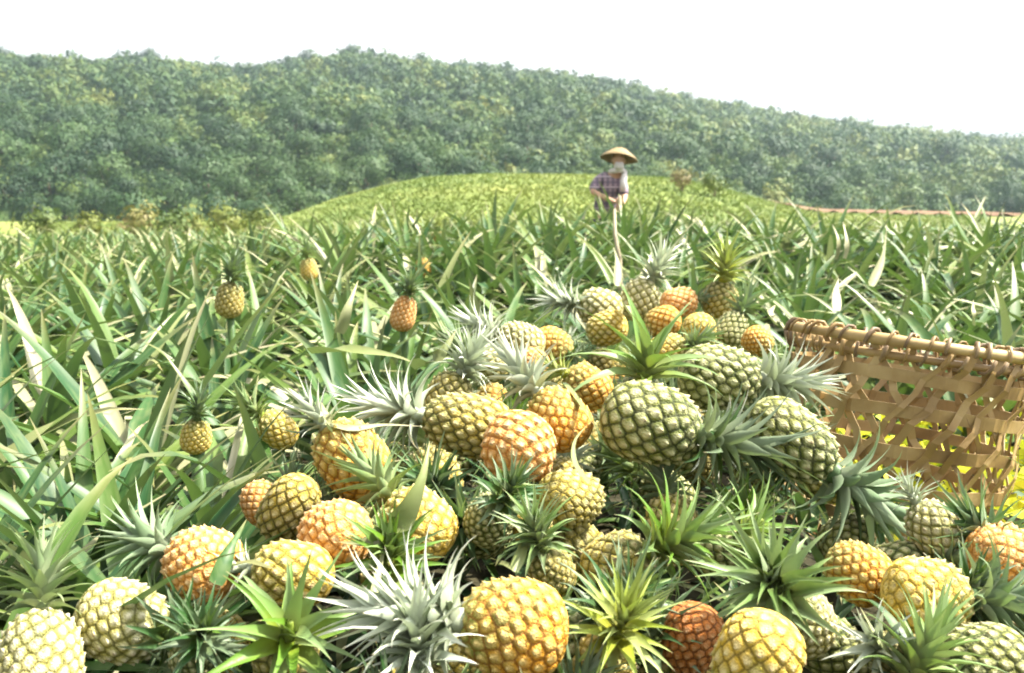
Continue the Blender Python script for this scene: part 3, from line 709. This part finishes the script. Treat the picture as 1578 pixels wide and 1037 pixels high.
# ------------------------------------------------------------------ loose leaves lying on the heap
def loose(pts, wd, tone, label, twist=0.0, fold=.3, group=None):
    """a cut leaf through given points (px, py, depth); wd in metres"""
    P = [at(*p) for p in pts]; n = 10; out = []
    for k in range(n+1):
        s = k/n*(len(P)-1); i_ = min(int(s), len(P)-2); f = s-i_
        p0, p1, p2, p3 = P[max(i_-1, 0)], P[i_], P[i_+1], P[min(i_+2, len(P)-1)]
        out.append(.5*((2*p1)+(p2-p0)*f+(2*p0-5*p1+4*p2-p3)*f*f+(3*p1-p0-3*p2+p3)*f**3))
    V = []; T = []
    for k, p in enumerate(out):
        t = (out[min(k+1, n)]-out[max(k-1, 0)]).normalized(); view = (Vector((0, 0, CAMZ))-p).normalized()
        up = (Vector((.7, -.2, .8))+view*.35).normalized(); side = t.cross(up).normalized(); nrm = side.cross(t).normalized()
        s = k/n; wk = wd*max(.03, (1-s**1.7))*(.62+.38*math.sin(math.pi*min(1, s*1.4+.1))); tw = twist*s
        for u in (-1, 0, 1):
            h = fold*wk*u*u; V.append(p + side*(u*.5*wk*math.cos(tw)-h*math.sin(tw)) + nrm*(h*math.cos(tw)+u*.5*wk*math.sin(tw))); T.append(s)
    base = out[0].copy(); V = [v-base for v in V]
    Q = np.array([(a*3+b, a*3+b+1, (a+1)*3+b+1, (a+1)*3+b) for a in range(n) for b in range(2)])
    o = link('loose_leaf', mesh('loose_leaf', V, Q, M_PLANT, tone=[tone]*len(V), t=T), loc=base)
    tag(o, label, 'leaf', group or 'loose leaves lying on the heap')
loose([(592, 822, 1.60), (620, 795, 1.58), (648, 740, 1.60), (662, 680, 1.66)], .052, .83, 'broad silver leaf standing across the pale yellow pineapple')
loose([(600, 822, 1.60), (560, 838, 1.58), (520, 835, 1.58)], .028, .86, 'short dry leaf stub pointing left beside the broad silver leaf')
loose([(572, 925, 1.48), (585, 870, 1.54), (600, 815, 1.60)], .016, .86, 'pale cut stalk below the broad silver leaf')
loose([(865, 590, 2.15), (890, 620, 2.05), (915, 655, 1.95)], .026, .80, 'silver edged blade between the golden and the big green pineapple')
loose([(960, 470, 3.3), (985, 505, 2.9), (1010, 538, 2.6)], .050, .93, 'thick white leaf lying across the back of the heap')
loose([(905, 745, 1.72), (884, 715, 1.78), (885, 680, 1.85), (905, 655, 1.95)], .018, .80, 'thin curved grey leaf in front of the shaded olive pineapple')
loose([(495, 650, 1.9), (465, 668, 1.9), (430, 660, 1.95)], .028, .12, 'dark curved leaf left of the golden pineapple')
loose([(500, 655, 1.88), (540, 662, 1.86), (590, 655, 1.92), (650, 657, 1.98)], .018, .88, 'long thin pale leaf across the golden pineapple top')
loose([(505, 660, 1.86), (500, 640, 1.84), (495, 620, 1.88)], .035, .95, 'white folded leaf end on top of the golden pineapple')
loose([(330, 900, 1.44), (352, 850, 1.48), (380, 800, 1.56)], .030, .35, 'blue green blade standing before the pinkish orange pineapple')
loose([(640, 570, 2.5), (675, 550, 2.45), (702, 510, 2.5)], .06, .86, 'pale broken leaf leaning left behind the heap')
loose([(480, 545, 2.6), (530, 542, 2.5), (600, 548, 2.5), (640, 560, 2.5)], .05, .80, 'long pale leaf bent flat over the near plants')
loose([(1375, 1035, 1.34), (1350, 985, 1.36), (1325, 935, 1.42)], .022, .88, 'narrow white leaf at the bottom right among dark crowns')
loose([(1415, 1037, 1.32), (1385, 985, 1.36), (1345, 930, 1.42), (1300, 925, 1.46)], .038, .35, 'grey green folded leaf at the bottom right')
loose([(1500, 800, 1.85), (1480, 785, 1.86), (1460, 770, 1.9)], .018, .85, 'thin pale leaf under the basket')
loose([(790, 880, 1.5), (805, 830, 1.56), (775, 790, 1.6)], .022, .75, 'pale thin stalk leaf in front of the round orange pineapple')
loose([(948, 440, 4.2), (950, 405, 4.3), (945, 380, 4.4)], .05, .92, 'upright white leaf behind the far end of the heap')
loose([(985, 440, 4.0), (995, 415, 4.1), (1005, 385, 4.2)], .045, .90, 'leaning white leaf at the far end of the heap')
loose([(1195, 500, 3.2), (1185, 485, 3.2), (1195, 470, 3.3)], .05, .95, 'small white leaf near the left end of the basket rim')
loose([(1285, 478, 3.6), (1287, 450, 3.7), (1292, 430, 3.8)], .05, .97, 'broad white leaf rising behind the basket rim')
loose([(1498, 500, 3.2), (1498, 480, 3.2), (1500, 462, 3.3)], .035, .97, 'short white leaf stub behind the basket rim at right')
loose([(1285, 400, 5.0), (1290, 370, 5.0), (1282, 345, 5.1)], .05, .95, 'curled white leaf in the field above the basket')
loose([(1298, 398, 5.0), (1303, 372, 5.0), (1299, 342, 5.1)], .055, .97, 'second curled white leaf beside the first above the basket')
loose([(1340, 440, 4.6), (1358, 400, 4.7), (1366, 355, 4.8)], .05, .93, 'pale upright leaf in the field right of the curled pair')
loose([(520, 512, 3.1), (535, 475, 3.1), (552, 432, 3.2)], .048, .90, 'tall white upright leaf in the left field')

# ------------------------------------------------------------------ bamboo basket
bk = link('bamboo_basket', None); tag(bk, 'large open weave bamboo basket leaning at the right edge of the heap', 'basket')
BH, RT, RB = .60, .305, .25
bk.location = (1.00, 2.56, ground_z(1.0, 2.56)+.095); bk.rotation_euler = (R(-3), R(8.5), R(10))
def wall_r(z): return RB + (RT-RB)*(z/BH)**.8
def hoop(z, wdt, thick, rr_off, mat, name, wob=.004, seg=64):
    V, Q = [], []
    for k in range(seg):
        a = 2*math.pi*k/seg; ro = rr_off+wob*math.sin(a*10+z*50); zo = .004*math.sin(a*3+z*17)
        for dr, dz in ((-thick/2, -wdt/2), (thick/2, -wdt/2), (thick/2, wdt/2), (-thick/2, wdt/2)):
            zz = z+dz+zo; rad = wall_r(max(zz, 0))+ro+dr; V.append((rad*math.cos(a), rad*math.sin(a), zz))
    for k in range(seg):
        for j in range(4): Q.append((k*4+j, ((k+1) % seg)*4+j, ((k+1) % seg)*4+(j+1) % 4, k*4+(j+1) % 4))
    return link(name, mesh(name, V, Q, mat, False), bk)
def ring(z, ro, rad, name, mat):
    n = 56; V, Q = [], []
    for k in range(n):
        a = 2*math.pi*k/n; rr = wall_r(z)+ro
        rk = rad*(1+.10*math.sin(a*5+1)+.06*math.sin(a*13))
        for j in range(8):
            b = 2*math.pi*j/8; V.append(((rr+rk*math.cos(b))*math.cos(a), (rr+rk*math.cos(b))*math.sin(a), z+rk*1.15*math.sin(b)))
    for k in range(n):
        for j in range(8): Q.append((k*8+j, ((k+1) % n)*8+j, ((k+1) % n)*8+(j+1) % 8, k*8+(j+1) % 8))
    return link(name, mesh(name, V, Q, mat), bk)
rim = ring(BH, .006, .012, 'rim', M_RIM); ring(BH-.036, -.002, .009, 'rim_hoop', M_BAMBOO)
for z in (.05, .145, .24, .335, .43, .515): hoop(z, .032, .005, 0, M_BAMBOO, 'band', .007)
def strip(a0, sgn, z0, z1, slope, wdt, ro, mat=M_BAMBOO):
    n = 16; V, Q = [], []
    for k in range(n+1):
        t = k/n; z = z0+(z1-z0)*t; a = a0+sgn*slope*t; rad = wall_r(z)+ro+.008*math.sin(t*math.pi*7.5+a0*3); a += .02*math.sin(t*math.pi*12+a0*5)
        for s in (-1, 1):
            for th in (0, .0022):
                aa = a+s*wdt/2/rad; V.append(((rad+th)*math.cos(aa), (rad+th)*math.sin(aa), z-sgn*s*wdt*.15))
    for k in range(n):
        b = k*4; c = b+4
        Q += [(b+0, b+2, c+2, c+0), (b+1, c+1, c+3, b+3), (b, c, c+1, b+1), (b+2, b+3, c+3, c+2)]
    Q += [(0, 1, 3, 2), (n*4, n*4+2, n*4+3, n*4+1)]
    link('strip', mesh('strip', V, Q, mat, False), bk)
r = random.Random(3)
for k in range(22):
    a = 2*math.pi*k/22
    strip(a+r.uniform(-.06, .06), 1, 0, BH-.01, 1.15+r.uniform(-.1, .1), r.uniform(.013, .019), .008)
    strip(a+.13+r.uniform(-.06, .06), -1, 0, BH-.01, 1.15+r.uniform(-.1, .1), r.uniform(.013, .019), -.007)
for k in range(40):                                    # lashings round the rim
    a = 2*math.pi*k/40+r.uniform(-.05, .05); lr = r.uniform(.0035, .0058)
    pts = []
    for j in range(11):
        b = 2*math.pi*j/10; aa = a+.16*j/10; rr = wall_r(BH)+.004+.024*math.cos(b)
        pts.append((rr*math.cos(aa), rr*math.sin(aa), BH-.014+.038*math.sin(b)))
    v, q = tube(pts, lr, 6); link('lashing', mesh('lashing', v, q, r.choice([M_LASH, M_LASH, M_BAMBOO])), rim)
for k in range(-5, 6):                                 # woven bottom
    x = k*.040; h = math.sqrt(max(0, RB*RB-x*x)); v, q = tube([(x, -h, .012), (x, 0, .008), (x, h, .012)], .008, 4); link('base_slat', mesh('base_slat', v, q, M_BAMBOO, False), bk)
    v, q = tube([(-h, x, .022), (0, x, .018), (h, x, .022)], .007, 4); link('base_slat', mesh('base_slat', v, q, M_BAMBOO, False), bk)

# yellow green weeds behind and beside the basket
r = np.random.default_rng(66); n = 2600; V = []; tn = []
while len(V) < n*4:
    x, y = r.uniform(.85, 2.6), r.uniform(1.75, 3.6)
    if (x-1.0)**2+(y-2.56)**2 < .33**2 or in_poly(x, y): continue
    hmax = .30 if y > 2.9 else .36
    p = np.array([x, y, ground_z(x, y)+hmax*r.random()**.6]); a = r.normal(size=3); a /= np.linalg.norm(a); b = np.cross(a, r.normal(size=3)); b /= np.linalg.norm(b)
    s = r.uniform(.018, .04); V += [p+a*s, p+b*s*.55, p-a*s, p-b*s*.55]; tn += [np.clip(r.normal(.55, .25), 0, 1)]*4
tag(link('weeds', mesh('weeds', np.array(V), np.arange(len(V)).reshape(-1, 4), M_WEED, False, tone=tn)), 'bright yellow leafy weeds growing behind and beside the bamboo basket', 'weeds', kind='stuff')

# ------------------------------------------------------------------ farmer
def skin_mesh(name, verts, edges, radii, mat, sub=2, root=0):
    me = bpy.data.meshes.new(name); me.from_pydata(verts, edges, []); o = bpy.data.objects.new(name, me); col.objects.link(o)
    md = o.modifiers.new('s', 'SKIN'); md.use_smooth_shade = True
    sv = me.skin_vertices[0].data
    for i_, rd in enumerate(radii):
        sv[i_].radius = rd if hasattr(rd, '__len__') else (rd, rd)
        sv[i_].use_root = (i_ == root)
    ss_ = o.modifiers.new('d', 'SUBSURF'); ss_.levels = sub; ss_.render_levels = sub
    dg = bpy.context.evaluated_depsgraph_get(); ev = o.evaluated_get(dg)
    out = bpy.data.meshes.new_from_object(ev); bpy.data.objects.remove(o); bpy.data.meshes.remove(me)
    out.name = name; out.materials.clear(); out.materials.append(mat)
    out.polygons.foreach_set('use_smooth', np.ones(len(out.polygons), bool)); return out
s_ = NT('skin'); M_SKIN = s_.bsdf(s_.mix(s_.mapr(s_.noise(30), .4, .7, 0, .4), (.46, .27, .18), (.38, .20, .13)), .5, .4)
s_ = NT('plaid shirt'); tc = s_.n('ShaderNodeTexCoord').outputs['Object']
def band(ax, sc, th):
    sx = s_.n('ShaderNodeSeparateXYZ', Vector=tc).outputs[ax]; return s_.math('GREATER_THAN', s_.math('FRACT', s_.math('MULTIPLY', sx, sc)), th)
c_ = s_.mix(band(0, 16, .55), (.30, .22, .27), (.15, .12, .16)); c_ = s_.mix(s_.math('MULTIPLY', band(2, 16, .55), .6), c_, (.10, .085, .12)); c_ = s_.mix(s_.math('MULTIPLY', band(2, 8, .86), .7), c_, (.55, .45, .50))
M_SHIRT = s_.bsdf(c_, .85, .2)
s_ = NT('trousers'); M_TROUS = s_.bsdf((.05, .055, .07), .9, .2)
s_ = NT('white towel'); M_TOWEL = s_.bsdf(s_.mix(s_.mapr(s_.noise(40), .4, .6, 0, 1), (.62, .58, .56), (.48, .44, .44)), .9, .2)
s_ = NT('straw'); st_n = s_.n('ShaderNodeTexWave', wave_type='RINGS', rings_direction='Z'); st_n.inputs['Scale'].default_value = 22; st_n.inputs['Distortion'].default_value = 1.5
s_.set(st_n.inputs['Vector'], s_.n('ShaderNodeTexCoord').outputs['Object'])
M_STRAW = s_.bsdf(s_.mix(st_n.outputs[1], (.17, .12, .055), (.28, .21, .11)), .7, .3, bump=st_n.outputs[1], bstr=.4, bdist=.01)
s_ = NT('dark hair'); M_HAIR = s_.bsdf((.012, .010, .009), .5, .4)
s_ = NT('pole wood'); M_POLE = s_.bsdf(s_.mix(s_.mapr(s_.noise(12), .4, .6, 0, 1), (.34, .29, .20), (.24, .20, .13)), .7, .3)
PX, PY = PERSON; gz0 = ground_z(PX, PY)
per = link('person', None, loc=(PX, PY, gz0), scale=.93); tag(per, 'person in wide straw hat and plaid shirt bending over the plants with a stick', 'person')
# joints
J = dict(pel=(-.09, .16, .90), spn=(-.08, .10, 1.08), chs=(-.055, .02, 1.25), nkb=(.02, -.03, 1.38), nk=(.04, -.06, 1.44), hd=(.05, -.08, 1.50),
         ls=(-.18, .0, 1.325), le=(-.26, -.09, 1.185), lw=(-.06, -.29, 1.085), rs=(.095, .01, 1.33), re=(.13, -.10, 1.12), rw=(.05, -.31, 1.00),
         lh=(-.11, .15, .84), lk=(-.12, .08, .47), la=(-.13, .14, .09), lt=(-.14, .0, .04), rh=(.08, .15, .84), rk=(.10, .08, .47), ra=(.11, .15, .09), rt=(.13, .01, .04),
         lp=(.005, -.345, 1.06), rp=(.045, -.365, .985))
def skel(keys, edges, rad, name, mat, extra=None, sub=2):
    vs_ = [J[k] for k in keys]; ix = {k: i_ for i_, k in enumerate(keys)}; return skin_mesh(name, vs_, [(ix[a], ix[b]) for a, b in edges], rad, mat, sub)
keys = ['pel', 'spn', 'chs', 'nkb', 'nk', 'hd', 'ls', 'le', 'lw', 'rs', 're', 'rw', 'lh', 'lk', 'la', 'lt', 'rh', 'rk', 'ra', 'rt', 'lp', 'rp']
edges = [('pel', 'spn'), ('spn', 'chs'), ('chs', 'nkb'), ('nkb', 'nk'), ('nk', 'hd'), ('nkb', 'ls'), ('ls', 'le'), ('le', 'lw'), ('lw', 'lp'), ('nkb', 'rs'), ('rs', 're'), ('re', 'rw'), ('rw', 'rp'),
         ('pel', 'lh'), ('lh', 'lk'), ('lk', 'la'), ('la', 'lt'), ('pel', 'rh'), ('rh', 'rk'), ('rk', 'ra'), ('ra', 'rt')]
rad = [(.075, .06), (.065, .05), (.065, .05), (.05, .045), .05, .05, .058, .042, .028, .058, .042, .028, .085, .058, .040, .035, .085, .058, .040, .035, (.022, .036), (.022, .036)]
body = skel(keys, edges, rad, 'body', M_SKIN)
bm = bmesh.new(); bm.from_mesh(body)
# head with brow, nose, chin, ears, facing the viewer and looking down
hm = Matrix.Translation((.05, -.10, 1.555)) @ Matrix.Rotation(R(14), 4, 'X') @ Matrix.Rotation(R(6), 4, 'Y')
res = bmesh.ops.create_uvsphere(bm, u_segments=28, v_segments=20, radius=1.0)
for v in res['verts']:
    x, y, z = v.co; f = max(0, -y)
    wx = .074*(1-.22*max(0, -z)); wy = .094; wz = .115
    nx, ny, nz = x*wx, y*wy, z*wz
    if f > .6:
        ny -= .022*math.exp(-((x/.16)**2+((z+.12)/.20)**2)); ny += .010*math.exp(-(((abs(x)-.36)/.18)**2+((z-.08)/.14)**2))
        ny -= .006*math.exp(-((x/.35)**2+((z+.48)/.08)**2)); ny -= .010*math.exp(-((x/.3)**2+((z+.82)/.16)**2))
    if abs(x) > .9 and abs(z) < .3: nx *= 1.14
    v.co = hm @ Vector((nx, ny, nz))
# fingers closed round the stick
def finger(base, pts, rd):
    v, q = tube([Vector(base)+Vector(p) for p in pts], rd, 6); vv = [bm.verts.new(p) for p in v]
    for f in q:
        try: bm.faces.new([vv[i_] for i_ in f])
        except ValueError: pass
for hk, sg in (('lp', 1), ('rp', -1)):
    for k in range(4):
        ln = (1.0, 1.08, 1.0, .82)[k]; z0 = .032-.021*k
        finger(J[hk], [(sg*.000, -.005, z0), (sg*.022*ln, -.030, z0-.002), (sg*.044*ln, -.022, z0-.004), (sg*.048*ln, .004, z0-.005), (sg*.034, .014, z0-.005)], [.0095, .0095, .009, .008, .006])
    finger(J[hk], [(-sg*.004, .012, .028), (sg*.016, .026, .042), (sg*.040, .022, .046)], [.011, .010, .007])
bm.to_mesh(body); bm.free(); body.polygons.foreach_set('use_smooth', np.ones(len(body.polygons), bool))
link('body', body, per)
shirt = skel(['pel', 'spn', 'chs', 'nkb', 'ls', 'le', 'rs', 're'], [('pel', 'spn'), ('spn', 'chs'), ('chs', 'nkb'), ('nkb', 'ls'), ('ls', 'le'), ('nkb', 'rs'), ('rs', 're')],
             [(.16, .14), (.15, .13), (.15, .13), (.105, .095), .075, .062, .075, .062], 'shirt', M_SHIRT); link('shirt', shirt, per)
tro = skel(['pel', 'lh', 'lk', 'la', 'rh', 'rk', 'ra'], [('pel', 'lh'), ('lh', 'lk'), ('lk', 'la'), ('pel', 'rh'), ('rh', 'rk'), ('rk', 'ra')], [(.15, .13), .11, .085, .07, .11, .085, .07], 'trousers', M_TROUS); link('trousers', tro, per)
tw = [(-.04, .0, 1.42), (-.035, -.08, 1.43), (.0, -.135, 1.435), (.05, -.15, 1.44), (.10, -.13, 1.435), (.125, -.07, 1.425), (.115, -.135, 1.37), (.10, -.165, 1.29), (.095, -.17, 1.19)]
V, Q = tube(tw, [.024, .030, .034, .034, .032, .030, .036, .038, .028], 10); link('neck_towel', mesh('neck_towel', V, Q, M_TOWEL), per)
V, Q = tube([(.05, -.16, 1.535), (.05, -.155, 1.50), (.05, -.14, 1.45)], [.045, .058, .055], 12); link('face_cloth', mesh('face_cloth', V, Q, M_TOWEL), per)
V, Q = tube([hm @ Vector((0, .03, .06)), hm @ Vector((0, .05, .0)), hm @ Vector((0, .045, -.07))], [.07, .072, .05], 12); link('hair', mesh('hair', V, Q, M_HAIR), per)
# straw hat: shallow dome, turned down brim, real thickness
prof = [(0, .135), (.05, .132), (.10, .112), (.13, .088), (.17, .060), (.21, .030), (.238, .0), (.236, -.006), (.208, .022), (.168, .050), (.126, .078), (.095, .100), (.05, .120), (0, .122)]
n = 36; V, Q = [], []
for (rd, z) in prof:
    for k in range(n):
        a = 2*math.pi*k/n; V.append((max(rd, .001)*math.cos(a), max(rd, .001)*math.sin(a), z+.006*math.sin(a*3)*rd/.24))
for i_ in range(len(prof)-1):
    for k in range(n): Q.append((i_*n+k, i_*n+(k+1) % n, (i_+1)*n+(k+1) % n, (i_+1)*n+k))
hat = link('straw_hat', mesh('straw_hat', V, Q, M_STRAW), per, (.055, -.07, 1.575), (R(-12), R(8), 0), .95)
st_pts = [(.035, -.385, 1.14), (.04, -.385, 1.0), (.06, -.40, .7), (.09, -.43, .35), (.11, -.46, .0)]
V, Q = tube([Vector(p)-Vector(st_pts[-1]) for p in st_pts], [.017, .018, .019, .018, .017], 8)
tag(link('stick', mesh('stick', V, Q, M_POLE), loc=(PX+st_pts[-1][0]*.93, PY+st_pts[-1][1]*.93, gz0), scale=.93), 'pale wooden stick held upright in front of the farmer', 'stick')

a_, b_ = at(955, 402, 6.4), at(947, 322, 6.5); pts = [Vector((a_.x+.02, a_.y, ground_z(a_.x, a_.y)-.03)), a_, (a_+b_)/2+Vector((-.015, 0, 0)), b_]
V, Q = tube([p-pts[0] for p in pts], [.017, .016, .013, .009], 7)
tag(link('dry_stalk', mesh('dry_stalk', V, Q, M_POLE), loc=pts[0]), 'thin pale dry stalk standing in the field before the farmer', 'stalk')
# ------------------------------------------------------------------ haze
s_ = NT('haze air'); s_.t.nodes.clear(); s_.out = s_.n('ShaderNodeOutputMaterial')
pv = s_.n('ShaderNodeVolumePrincipled'); pv.inputs['Color'].default_value = (.70, .89, 1.0, 1); pv.inputs['Density'].default_value = .00026; pv.inputs['Anisotropy'].default_value = .2
s_.t.links.new(pv.outputs[0], s_.out.inputs['Volume'])
bm = bmesh.new(); bmesh.ops.create_cube(bm, size=1)
hz = bpy.data.meshes.new('haze'); bm.to_mesh(hz); bm.free(); hz.materials.append(s_.m)
ho = link('haze', hz, loc=(0, 310, 40), scale=(2600, 1100, 110)); tag(ho, 'pale blue haze in the air over the valley', 'haze', kind='stuff')
